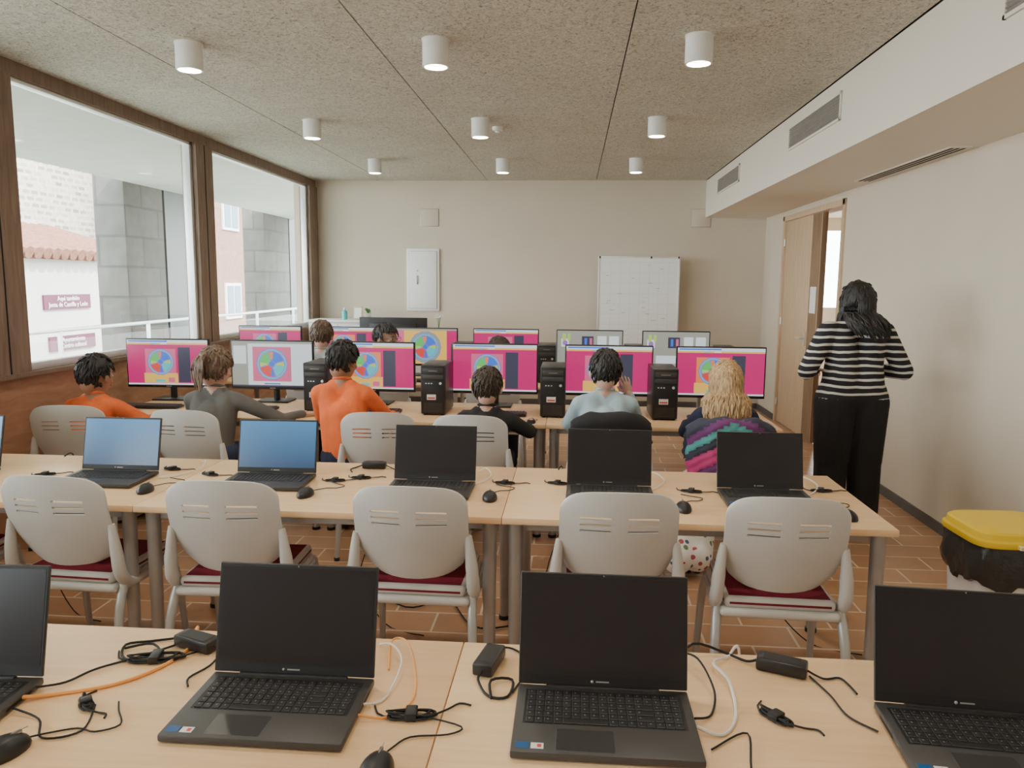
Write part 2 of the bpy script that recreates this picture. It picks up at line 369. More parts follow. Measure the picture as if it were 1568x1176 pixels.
def chair_mesh():
    c=M(); im=c.mi(CHP)
    vs=[0,.03,.07,.15,.3,.45,.55,.60,.622,.665,.687,.73,.752,.80,.86,.92,.96,.985,1.0]
    us=[-1,-.985,-.95,-.88,-.78,-.66,-.5,-.3,-.14,0,.14,.3,.5,.66,.78,.88,.95,.985,1]
    def P(u,v,off):
        hw=.183+.033*min(1,v/.4)
        zt=.885-.035*abs(u)**7-.018*u*u; zb=.500+.015*(u*u)+.02*abs(u)**6
        z=zb+(zt-zb)*v
        if v>.86: hw*= 1-.055*((v-.86)/.14)**2.5
        if v<.1: hw*= 1-.08*((.1-v)/.1)**2
        y=-.185-.085*v-.03*math.sin(v*2.6)+.055*u*u
        return Vector((u*hw,y-off,z))
    A=[[c.bm.verts.new(P(u,v,0)) for u in us] for v in vs]; B=[[c.bm.verts.new(P(u,v,.012)) for u in us] for v in vs]
    hole=set()
    for i in range(len(vs)-1):
        for j in range(len(us)-1):
            um=(us[j]+us[j+1])/2
            if i in (7,9,11) and .14<abs(um)<.66: hole.add((i,j))
    def F(a):
        f=c.bm.faces.new(a); f.material_index=im
    for i in range(len(vs)-1):
        for j in range(len(us)-1):
            if (i,j) in hole: continue
            F((A[i][j],A[i][j+1],A[i+1][j+1],A[i+1][j])); F((B[i][j+1],B[i][j],B[i+1][j],B[i+1][j+1]))
            for (di,dj,e) in ((-1,0,((i,j),(i,j+1))),(1,0,((i+1,j+1),(i+1,j))),(0,-1,((i+1,j),(i,j))),(0,1,((i,j+1),(i+1,j+1)))):
                ni,nj=i+di,j+dj
                if ni<0 or nj<0 or ni>=len(vs)-1 or nj>=len(us)-1 or (ni,nj) in hole:
                    (p,q),(r,t)=e; F((A[p][q],B[p][q],B[r][t],A[r][t]))
    c.box(-.215,.215,-.21,.22,.398,.432,CHP,.015,seg=3); c.box(-.20,.20,-.198,.215,.430,.475,CRIM,.018,seg=3)
    for sx in (-1,1):
        c.tube([(sx*.222,.02,.41),(sx*.226,-.12,.42),(sx*.230,-.185,.47),(sx*.226,-.20,.56),(sx*.214,-.205,.68)],[.015,.020,.026,.024,.013],CHP,10)
        c.tube([(sx*.222,-.16,.43),(sx*.232,-.22,.30),(sx*.245,-.27,.008)],[.019,.018,.014],CHL,12)
        c.tube([(sx*.215,.17,.42),(sx*.228,.20,.30),(sx*.238,.235,.008)],[.018,.017,.013],CHL,12)
        c.cyl((sx*.222,-.17,.41),(sx*.218,.18,.41),.012,.012,CHL,10)
        for yy,xx in ((-.27,.245),(.235,.238)): c.cyl((sx*xx,yy,0),(sx*xx,yy,.02),.016,.016,RUB,10)
    return c.mesh('classroom_chair',40)
CM=chair_mesh()
for x,r in ((-2.68,2),(-1.96,-3),(-1.31,2),(-.58,-1),(.18,1),(.79,-2)):
    place(CM,'classroom_chair',(x,2.955,0),rad(r))
for x,y,r in ((-3.0,4.50,8),(-2.20,4.44,-5),(-1.11,4.50,3),(-.55,4.47,-3),(.23,4.52,0),(.92,4.52,2)):
    place(CM,'classroom_chair',(x,y,0),rad(r))
for x in (-2.10,-1.52,-.62): place(CM,'classroom_chair',(x,6.28,0))

STB=emat('sticker_blue',(.03,.2,.5),.3); STW=mat('sticker_white',(.8,.8,.8),.5); STR=mat('sticker_red',(.7,.08,.06),.5)
def laptop_mesh(scr,ang=103):
    l=M(); W=.36;D=.245
    l.box(-W/2,W/2,-D/2,D/2,.003,.019,DGREY,.004)
    l.box(-W/2+.018,W/2-.018,-D/2+.095,D/2-.022,.0186,.0193,KEYM)
    x0=-W/2+.024; l.mi(LEG)
    for r in range(6):
        y=-D/2+.098+r*.0202; j=0
        while j<17:
            wk=5 if (r==0 and j==4) else (2 if (r in (1,2,3) and j==12) else 1)
            xa=x0+j*.0184; xb=xa+.0184*wk-.0028
            l.box(xa,xb,y,y+.0168,.0192,.0214,KEYM,.0008,seg=1)
            if wk<5: l.poly([(xa+.005,y+.009,.02145),(xa+.0078,y+.009,.02145),(xa+.0078,y+.0128,.02145),(xa+.005,y+.0128,.02145)],LEG)
            j+=wk
    l.box(-.095,.015,-D/2+.010,-D/2+.080,.0186,.0193,PADM,.0003,seg=1)
    l.box(-W/2+.010,-W/2+.034,-D/2+.012,-D/2+.032,.019,.0195,STB); l.box(-W/2+.038,-W/2+.062,-D/2+.012,-D/2+.030,.019,.0195,STW); l.box(-W/2+.050,-W/2+.058,-D/2+.016,-D/2+.026,.0195,.0197,STR)
    T=Matrix.Translation((0,D/2-.006,.017))@Matrix.Rotation(-rad(ang-90),4,'X')
    l.box(-W/2,W/2,0,.007,.004,.242,DGREY,.003,mtx=T)
    l.box(-W/2+.002,W/2-.002,-.0012,.0005,.006,.240,BEZ,mtx=T)
    l.box(-W/2+.007,W/2-.007,-.0018,-.0010,.026,.234,scr,mtx=T)
    l.box(-.014,.014,-.0018,-.001,.0135,.0165,GREYM,mtx=T); l.sph((-.022,-.0015,.015),.0035,GREYM,u=10,v=6,mtx=T)
    l.sph((0,-.0015,.2375),.0015,GREYM,u=8,v=6,mtx=T)
    l.cyl((-.12,D/2-.006,.017),(.12,D/2-.006,.017),.007,.007,BEZ,12)
    for sx in (-1,1): l.box(sx*(W/2-.001)-.001,sx*(W/2-.001)+.001,-.0,.08,.007,.014,BLACK)
    for sx in (-1,1):
        for sy in (-1,1): l.cyl((sx*.15,sy*.1,0),(sx*.15,sy*.1,.004),.008,.008,RUB,8)
    return l.mesh('laptop')
def skyreflscr():  # window sky reflection painted on the screens as a glowing blue gradient
    m,nt,b=newmat('screen_painted_sky_reflection'); N=nt.nodes; L=nt.links
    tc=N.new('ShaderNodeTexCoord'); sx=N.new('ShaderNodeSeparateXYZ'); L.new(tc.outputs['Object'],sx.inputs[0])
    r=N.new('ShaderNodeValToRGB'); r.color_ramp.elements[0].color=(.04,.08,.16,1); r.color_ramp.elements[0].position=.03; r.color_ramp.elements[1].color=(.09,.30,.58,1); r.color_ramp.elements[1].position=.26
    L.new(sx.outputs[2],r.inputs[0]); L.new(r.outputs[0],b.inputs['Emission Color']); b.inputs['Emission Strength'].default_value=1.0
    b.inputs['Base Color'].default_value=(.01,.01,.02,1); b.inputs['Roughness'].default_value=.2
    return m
LK=laptop_mesh(SCRB); LB=laptop_mesh(skyreflscr())
TZ=.74
for x,y,r,me in ((-1.305,1.36,3,LK),(-.595,1.43,0,LK),(.08,1.44,0,LK),(.815,1.425,-4,LK),
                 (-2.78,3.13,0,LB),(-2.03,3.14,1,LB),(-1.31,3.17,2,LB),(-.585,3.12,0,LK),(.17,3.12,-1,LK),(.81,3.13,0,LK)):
    place(me,'laptop',(x,y,TZ),rad(r))

def mouse(x,y,r,cable=None,m=BLACK):
    q=M(); q.sph((0,0,.006),(.031,.053,.030),m,u=20,v=12)
    for v in q.bm.verts: v.co.z=max(v.co.z,0.001)
    q.box(-.003,.003,.02,.038,.028,.034,GREYM,.001); q.box(-.0008,.0008,.0,.05,.0325,.034,GREYM)
    pts=[(0,.045,.012),(.005,.08,.004)]+(cable or [(.04,.12,.004),(.08,.13,.004),(.10,.17,.004),(.05,.20,.004),(.02,.22,.004)])
    q.tube(pts,.0018,RUB,6)
    q.obj('computer_mouse',(x,y,TZ),rad(r))
mouse(-.335,1.25,-4,[(.03,.12,.004),(.10,.14,.004),(.12,.17,.004),(.04,.19,.006)])
mouse(-1.04,1.245,-25)
for x,y,r in ((-1.76,2.99,8),(-1.08,3.0,-6),(-.32,3.03,4),(.45,2.96,0),(1.06,2.92,12)): mouse(x,y,r)

def coil(name,x,y,s=1,m=RUB,r=0,n=5,z=TZ):
    q=M(); pts=[]
    for i in range(n*10):
        a=2*math.pi*i/10; k=1+.18*math.sin(i*1.7)
        pts.append((.055*s*k*math.cos(a),.018*s*k*math.sin(a)+.004*math.sin(i*.7),.004+.0022*(i//10)+.002*math.sin(i)))
    pts=[(-.10*s,.05*s,.003),(-.07*s,.0,.003)]+pts+[(.09*s,.03*s,.004),(.12*s,.06*s,.003),(.15*s,.05*s,.003)]
    q.tube(pts,.0021,m,6,3); q.box(-.012,.012,-.024*s,.024*s,.001,.018,BLACK,.003)
    return q.obj(name,(x,y,z),r)
coil('cable_bundle',-.31,1.44,.8,r=.1); coil('cable_bundle',.43,1.50,.6,r=-.9); coil('cable_bundle',-.99,1.42,.5,r=-.9); coil('cable_bundle',-.95,1.62,1,r=.2)
for x,y in ((-1.62,3.28),(-1.03,3.24),(-.28,3.28),(-.05,3.30),(.52,3.23),(-2.35,3.2),(-1.84,3.36),(1.08,3.30),(-.93,3.30),(-2.9,3.28)):
    coil('cable_bundle',x,y,.7,r=random.uniform(-.4,.4),n=3)
def adapter(x,y,r,pts,pts2):
    q=M(); q.box(-.055,.055,-.024,.024,.001,.031,BLACK,.006); q.box(-.04,.04,-.018,.018,.031,.0315,BEZ)
    q.tube([(.055,0,.015)]+pts,.0024,RUB,6); q.tube([(-.055,0,.015)]+pts2,.003,RUB,6)
    q.obj('laptop_charger',(x,y,TZ),r)
adapter(-.175,1.665,rad(78),[(.075,0,.01),(.09,-.03,.004),(.05,-.08,.004),(-.02,-.09,.004),(-.1,-.085,.004)],[(-.08,0,.008),(-.13,-.04,.004),(-.12,-.08,.004),(-.05,-.07,.004),(-.08,-.03,.012),(-.14,-.05,.006)])
adapter(-.885,1.69,rad(-20),[(.08,-.01,.006),(.10,-.06,.004),(.10,-.12,.004),(.13,-.15,.006)],[(-.08,0,.006),(-.12,-.03,.004),(-.16,-.07,.004),(-.1,-.12,.004),(-.02,-.09,.006),(-.09,-.05,.012),(-.14,-.09,.008)])
adapter(.495,1.705,rad(-22),[(.09,0,.004),(.12,.02,.004),(.14,.0,.004),(.16,-.04,.006)],[(-.08,0,.006),(-.13,.01,.01),(-.2,-.02,.03),(-.22,-.12,.012)])
adapter(-.92,3.50,rad(0),[(.08,0,.004),(.12,-.05,.004),(.14,-.1,.004)],[(-.08,0,.004),(-.1,-.05,.004),(-.08,-.1,.004)])
def cable(name,pts,m,r=.003):
    M().tube(pts,r,m,6,6).obj(name)
z=TZ+.004
cable('network_cable',[(-1.13,1.42,z+.008),(-1.08,1.45,z),(-.98,1.50,z),(-.92,1.58,z),(-.9,1.68,z),(-.93,1.78,z+.003),(-.98,1.83,z-.1),(-1,1.84,.3)],ORC,.0042)
cable('network_cable',[(-.415,1.42,z+.008),(-.36,1.43,z),(-.32,1.50,z),(-.34,1.62,z+.01),(-.38,1.72,z+.02),(-.42,1.74,z+.01),(-.40,1.62,z)],ORC,.0025)
cable('network_cable',[(-.415,1.46,z+.008),(-.38,1.5,z),(-.37,1.62,z+.02),(-.41,1.70,z+.02),(-.45,1.74,z)],WHC,.0025)
cable('network_cable',[(.262,1.44,z+.008),(.31,1.43,z),(.35,1.50,z),(.36,1.62,z+.01),(.34,1.70,z+.01),(.38,1.75,z+.0),(.42,1.79,z-.02),(.43,1.81,.3)],WHC,.0035)
cable('power_cable',[(.262,1.47,z+.008),(.30,1.50,z),(.32,1.58,z+.01),(.30,1.68,z+.03),(.26,1.72,z+.02),(.22,1.70,z)],RUB,.0025)
cable('power_cable',[(-1.13,1.46,z+.008),(-1.09,1.50,z),(-1.06,1.56,z),(-1.0,1.62,z),(-.93,1.70,z)],RUB,.0025)
cable('power_cable',[(-1.12,1.38,z+.008),(-1.05,1.36,z),(-1.0,1.30,z),(-.94,1.33,z),(-.97,1.42,z)],RUB,.0022)
cable('power_cable',[(.62,1.47,z),(.58,1.52,z),(.57,1.60,z),(.55,1.68,z)],RUB,.0022)
cable('power_cable',[(.28,1.38,z),(.36,1.44,z),(.34,1.30,z),(.38,1.22,z),(.36,1.10,z)],RUB,.002)
for x in (-1.70,-.35,.42,1.08): cable('network_cable',[(x-.12,3.2,z),(x-.06,3.24,z),(x,3.35,z+.01),(x-.03,3.46,z+.02),(x-.07,3.48,z)],WHC,.003)
for x in (-2.5,-.95,-.05,1.0): cable('power_cable',[(x,3.55,z),(x+.02,3.595,z-.01),(x+.03,3.61,.5),(x-.05,3.5,.2),(x+.1,3.4,.01),(x+.3,3.3,.01)],RUB,.003)
cable('power_cable',[(-1.1,3.9,.01),(-.8,3.6,.01),(-.6,3.7,.01),(-.4,3.4,.01),(0,3.6,.01)],RUB,.004)

# ------------------------------------------------------------------ monitors
MAG=emat('px_magenta',(.60,.02,.17),1.0); YEL=emat('px_yellow',(.85,.52,.10),1); WHI=emat('px_white',(.72,.79,.83),1.0); DRK=emat('px_dark',(.06,.06,.10),.9)
CYA=emat('px_cyan',(.10,.55,.60),1); BLU=emat('px_blue',(.05,.18,.75),1); GRN=emat('px_green',(.12,.55,.14),1); RED=emat('px_red',(.75,.08,.06),1); ORA=emat('px_orange',(.82,.26,.08),1); PUR=emat('px_purple',(.34,.16,.58),1); PNK=emat('px_pink',(.68,.14,.26),1); GRY=emat('px_grey',(.34,.35,.30),1); LIM=emat('px_lime',(.45,.65,.12),1)
def monitor_mesh(kind):
    m=M(); W,H,zb=.61,.357,.095
    m.box(-W/2,W/2,0,.03,zb,zb+H,BEZ,.004); m.box(-W/2+.1,W/2-.1,.028,.055,zb+.06,zb+H-.06,BLACK,.012)
    sx0,sx1,sz0,sz1=-W/2+.009,W/2-.009,zb+.02,zb+H-.009
    lay=[0]
    def R(a,b,c,d,mt):
        lay[0]+=1; y=-.0006-lay[0]*.00006
        m.quadXZ(sx0+(sx1-sx0)*a,sx0+(sx1-sx0)*b,sz0+(sz1-sz0)*c,sz0+(sz1-sz0)*d,y,mt)
    def sector(cx,cz,r0,r1,a0,a1,mt):
        lay[0]+=1; y=-.0006-lay[0]*.00006; n=14
        X=sx0+(sx1-sx0)*cx; Z=sz0+(sz1-sz0)*cz; h=(sz1-sz0)
        P=[(X+r1*h*math.cos(rad(a0+(a1-a0)*i/n)),y,Z+r1*h*math.sin(rad(a0+(a1-a0)*i/n))) for i in range(n+1)]
        Q=[(X+r0*h*math.cos(rad(a0+(a1-a0)*i/n)),y,Z+r0*h*math.sin(rad(a0+(a1-a0)*i/n))) for i in range(n+1)]
        for i in range(n): m.poly([P[i],P[i+1],Q[i+1],Q[i]],mt)
    def wheel(cx,cz,r):
        sector(cx,cz,0.001,r,0,360,PUR); sector(cx,cz,r*.84,r*.93,0,360,CYA)
        for i,mt in enumerate((BLU,GRN,RED,CYA)): sector(cx,cz,r*.2,r*.78,i*90+18,i*90+92,mt)
        for i,mt in enumerate((LIM,ORA,LIM,BLU)): sector(cx,cz,r*.3,r*.75,i*90-8,i*90+12,mt)
        sector(cx,cz,.001,r*.17,0,360,BLU)
    if kind in 'AE':
        R(0,1,0,1,MAG); R(0,1,.93,1,WHI); R(.02,.5,.955,.985,BLU); R(0,1,.895,.93,YEL); R(.3,.38,.90,.925,CYA); R(.42,.5,.90,.925,WHI)
        R(.20,.62,.04,.26,YEL); R(.22,.60,.26,.80,PNK if kind=='A' else ORA); wheel(.41,.51,.30); R(.34,.46,.06,.12,CYA); R(.50,.58,.06,.16,PNK)
        R(.63,.78,.06,.84,DRK); R(0,1,0,.035,WHI)
    elif kind=='B':
        R(0,1,0,1,WHI); R(0,1,.95,1,GRY); R(0,.2,.0,.95,GRY); R(.02,.18,.5,.9,WHI); R(.26,.74,.12,.88,PNK); wheel(.5,.5,.36); R(.8,.97,.2,.85,WHI); R(0,1,0,.035,DRK); R(.4,.6,.05,.08,BLU)
    elif kind=='C':
        R(0,1,0,1,GRY); R(0,1,.0,.05,WHI); R(.06,.18,.55,.78,WHI); R(.08,.13,.72,.92,LIM); R(.16,.2,.72,.92,LIM); R(.38,.56,.55,.85,DRK); R(.42,.46,.6,.8,BLU); R(.5,.54,.6,.8,PNK)
        R(.62,.76,.52,.86,WHI); R(.8,.97,.2,.9,GRY); R(.8,.95,.6,.86,WHI); sector(.12,.66,.001,.07,0,360,PUR); R(.2,.55,.12,.34,WHI)
    elif kind=='D':
        R(0,1,0,1,YEL); R(0,.16,0,1,PNK); R(.84,1,0,1,MAG); sector(.5,.48,.001,.46,0,360,PUR); sector(.5,.48,.001,.43,0,360,GRN); wheel(.5,.48,.40); R(0,1,.95,1,GRY)
    m.box(-.02,.02,-.001,.0,zb+.007,zb+.012,GREYM)
    m.tube([(0,.05,zb+.14),(0,.075,zb+.05),(0,.075,.01)],[.022,.022,.024],BLACK,12); m.box(-.12,.12,-.03,.15,0,.012,BLACK,.005)
    return m.mesh('desktop_monitor',35,recalc=False)
MON={k:monitor_mesh(k) for k in 'ABCDE'}
for x,k,r in ((-2.93,'A',3),(-2.15,'B',0),(-1.41,'E',-2),(-.536,'A',0),(.263,'A',0),(1.03,'E',0)):
    place(MON[k],'desktop_monitor',(x,5.36,TZ),rad(r))
for x,k in ((-2.85,'A'),(-2.09,'E'),(-1.36,'D'),(-.605,'A'),(.167,'C'),(.95,'C')):
    place(MON[k],'desktop_monitor',(x,7.08,TZ))
def tower_mesh():
    t=M(); W,D,H=.165,.34,.335
    t.box(-W/2,W/2,0,D,.008,H,BLACK,.006); t.box(-W/2+.004,W/2-.004,-.008,.004,.01,H-.002,BEZ,.005)
    t.box(-W/2+.012,W/2-.012,-.011,-.006,H-.055,H-.02,DGREY,.002); t.box(-.03,.03,-.012,-.010,H-.040,H-.037,GREYM)
    t.box(-W/2+.012,W/2-.012,-.011,-.006,H-.095,H-.062,DGREY,.002)
    t.cyl((0.05,-.013,H-.12),(.05,-.007,H-.12),.009,.009,ALU,14)
    for i in range(3): t.box(-.05+i*.018,-.04+i*.018,-.010,-.007,H-.125,H-.118,ALU)
    for i in range(7): t.box(-W/2+.02,W/2-.02,-.0095,-.007,.025+i*.009,.029+i*.009,DGREY)
    t.box(-.04,.02,-.0105,-.008,.105,.14,STW); t.box(-.035,.015,-.011,-.0104,.112,.122,STR)
    for sx in (-1,1):
        for y in (.03,D-.03): t.cyl((sx*.06,y,0),(sx*.06,y,.01),.012,.012,RUB,10)
    return t.mesh('desktop_computer_tower')
TW=tower_mesh()
for x in (-1.70,-.905,-.115,.61): place(TW,'desktop_computer_tower',(x,4.97,TZ))
for x in (-1.73,-.98,-.215,.56,1.36): place(TW,'desktop_computer_tower',(x,6.72,TZ))
def keyboard_mesh():
    k=M(); k.box(-.22,.22,-.065,.065,.002,.018,BLACK,.004)
    for r in range(5):
        for j in range(20): k.box(-.212+j*.0212,-.212+j*.0212+.018,-.058+r*.0232,-.058+r*.0232+.019,.017,.023,KEYM,.001,seg=1)
    return k.mesh('keyboard')
KB=keyboard_mesh()
for x in (-2.9,-2.22,-1.36,-.51,.25,.99): place(KB,'keyboard',(x,5.03,TZ))
for x in (-2.12,-1.40,-.6): place(KB,'keyboard',(x,6.66,TZ))

# ------------------------------------------------------------------ back corner
c=M(); c.box(-3.3,-2.55,9.45,9.95,.08,1.10,WHITE,.004); c.box(-3.32,-2.53,9.43,9.97,1.10,1.13,WHITE,.004); c.box(-3.28,-2.57,9.47,9.93,0,.08,GREYM)
c.box(-2.927,-2.923,9.445,9.452,.1,1.08,GREYM)
for x in (-2.98,-2.87): c.box(x-.006,x+.006,9.425,9.45,.55,.70,ALU,.002)
c.obj('storage_cabinet')
TEAL=mat('teal_plastic',(.1,.5,.5),.4); GREEN=mat('leaf_green',(.10,.28,.08),.6,var=.3)
b=M(); b.cyl((0,0,0),(0,0,.1),.035,.035,TEAL,16).cyl((0,0,.1),(0,0,.125),.035,.012,TEAL,16).cyl((0,0,.125),(0,0,.15),.012,.012,WHITE,12); b.obj('soap_bottle',(-2.88,9.6,1.13))
f=M(); T=Matrix.Rotation(rad(-12),4,'X'); f.box(-.06,.06,0,.012,.0,.17,OAKD,.003,mtx=T).box(-.045,.045,-.001,.001,.02,.15,WBM,mtx=T).box(-.01,.01,.01,.014,0,.1,OAKD,mtx=Matrix.Translation((0,.045,0))@Matrix.Rotation(rad(18),4,'X')); f.obj('picture_frame',(-2.72,9.62,1.132))
p=M(); p.cyl((0,0,0),(0,0,.08),.03,.045,WHITE,20); p.cyl((0,0,.072),(0,0,.081),.04,.04,DARKW,16)
for i in range(16):
    a=i*2.4; r_=.03+.02*random.random(); h_=.02+.05*random.random()
    p.tube([(0,0,.08),(r_*.5*math.cos(a),r_*.5*math.sin(a),.08+h_*.7),(r_*math.cos(a),r_*math.sin(a),.08+h_)],[.004,.012,.002],GREEN,6,3)
p.obj('potted_plant',(-2.62,9.75,1.13))
d=M(); d.box(-2.55,-1.25,8.5,9.15,.715,.74,BEECH,.003)
for x in (-2.5,-1.3):
    for y in (8.55,9.1): d.cyl((x,y,0),(x,y,.716),.022,.025,GREYM,14)
d.box(-2.48,-1.32,8.53,8.55,.40,.70,WHITE)
d.obj('teacher_desk')
k=M(); k.box(-.40,.40,0,.03,.10,.46,BEZ,.005); k.box(-.28,.28,-.03,.002,.16,.40,BLACK,.012); k.box(-.388,.388,.030,.031,.112,.45,SCRB); k.cyl((0,.0,.01),(0,0,.2),.025,.02,BLACK,14); k.box(-.14,.14,-.1,.1,0,.012,BLACK,.004)
k.obj('desktop_monitor',(-2.08,8.85,TZ))
p=M(); p.cyl((0,0,0),(0,0,.3),.035,.022,WHITE,18); p.cyl((0,0,.3),(0,0,.32),.022,.028,WHITE,18)
for i in range(7):
    a=i*2.4; r_=.02+.03*random.random(); h_=.14+.06*random.random()
    e=(r_*math.cos(a),r_*math.sin(a),.32+h_); p.tube([(0,0,.3),(e[0]*.4,e[1]*.4,.32+h_*.6),e],.002,GREEN,5,3)
    for j in range(5): p.sph((e[0]+.009*math.cos(j*1.257),e[1]+.009*math.sin(j*1.257),e[2]),(.008,.008,.005),WHITE,u=8,v=5)
p.obj('flower_vase',(-1.55,8.9,TZ))

# ------------------------------------------------------------------ waste bin
YLW=mat('bin_yellow',(.90,.62,.02),.45); BAG=mat('bin_bag',(.035,.034,.034),.25,bump=.8,bscale=22)
b=M(); seg=64
def sq(rx,z,f=None,p=5):
    o=[]
    for k in range(seg):
        a=2*math.pi*k/seg; ca,sa=math.cos(a),math.sin(a); q=(abs(ca)**p+abs(sa)**p)**(-1/p)
        dr,dz=f(ca,sa) if f else (0,0); o.append((ca*q*(rx+dr),sa*q*(rx+dr)*.92,z+dz))
    return o
b.rings([sq(.148,0),sq(.152,.01),sq(.178,.46),sq(.182,.57)],WHITE)
bagf=lambda z:(lambda ca,sa:(noise.noise(Vector((ca*5,sa*5,z*16)))*.016,noise.noise(Vector((ca*4,sa*4,0)))*.06 if z<.44 else 0))
b.rings([sq(.176,.41,bagf(.41)),sq(.196,.42,bagf(.42)),sq(.200,.47,bagf(.47)),sq(.200,.51,bagf(.51)),sq(.194,.56,bagf(.56)),sq(.185,.585)],BAG,(False,True))
b.rings([sq(.186,.578),sq(.202,.580),sq(.205,.590),sq(.203,.603),sq(.192,.610),sq(.188,.632),sq(.178,.640),sq(.10,.643)],YLW)
b.box(-.06,.06,-.205,-.18,.582,.600,YLW,.004)
b.obj('waste_bin',(1.84,3.28,0),rad(2))

# ------------------------------------------------------------------ people
def remesh(bm,voxel,smooth=4):
    me=bpy.data.meshes.new('tmp'); bm.to_mesh(me); bm.free()
    o=bpy.data.objects.new('tmp',me); COL.objects.link(o)
    r=o.modifiers.new('r','REMESH'); r.mode='VOXEL'; r.voxel_size=voxel; r.use_smooth_shade=True
    s=o.modifiers.new('s','SMOOTH'); s.factor=.5; s.iterations=smooth
    dg=bpy.context.evaluated_depsgraph_get(); dg.update()
    out=bpy.data.meshes.new_from_object(o.evaluated_get(dg))
    bpy.data.objects.remove(o); bpy.data.meshes.remove(me)
    out.materials.clear()
    for p in out.polygons: p.use_smooth=True
    return out
def skinmat(name,c):
    m,nt,b=newmat(name); b.inputs['Base Color'].default_value=(*c,1); b.inputs['Roughness'].default_value=.5
    b.inputs['Subsurface Weight'].default_value=.08; b.inputs['Subsurface Radius'].default_value=(.02,.008,.004)
    return m
SK1=skinmat('skin_light',(.66,.40,.30)); SK2=skinmat('skin_tan',(.40,.21,.13)); 
EYEW=mat('eye_white',(.8,.8,.78),.2); EYED=mat('eye_dark',(.02,.012,.01),.15); LIP=mat('lips',(.45,.15,.13),.5)
def cloth(name,c,var=.12): return mat(name,c,.9,var=var,scale=9,bump=.6,bscale=14)
def hairmat(name,c1,c2):
    m,nt,b=newmat(name); N=nt.nodes; L=nt.links
    tc=N.new('ShaderNodeTexCoord'); mp=N.new('ShaderNodeMapping'); mp.inputs['Scale'].default_value=(60,60,7); L.new(tc.outputs['Object'],mp.inputs[0])
    n=N.new('ShaderNodeTexNoise'); n.inputs['Scale'].default_value=2; n.inputs['Detail'].default_value=6; L.new(mp.outputs[0],n.inputs['Vector'])
    r=N.new('ShaderNodeValToRGB'); r.color_ramp.elements[0].color=(*c1,1); r.color_ramp.elements[1].color=(*c2,1); r.color_ramp.elements[0].position=.35; r.color_ramp.elements[1].position=.65
    L.new(n.outputs['Fac'],r.inputs[0]); L.new(r.outputs[0],b.inputs['Base Color']); b.inputs['Roughness'].default_value=.5
    bp=N.new('ShaderNodeBump'); bp.inputs['Strength'].default_value=.7; bp.inputs['Distance'].default_value=.006; L.new(n.outputs['Fac'],bp.inputs['Height']); L.new(bp.outputs[0],b.inputs['Normal'])
    return m
HBLK=hairmat('hair_black',(.006,.005,.005),(.03,.024,.021)); HBRN=hairmat('hair_brown',(.06,.034,.02),(.16,.095,.06)); HBLO=hairmat('hair_blonde',(.28,.16,.07),(.74,.50,.26)); HDB=hairmat('hair_dark_brown',(.02,.012,.008),(.075,.047,.03)); HLB=hairmat('hair_light_brown',(.09,.055,.035),(.25,.165,.11))

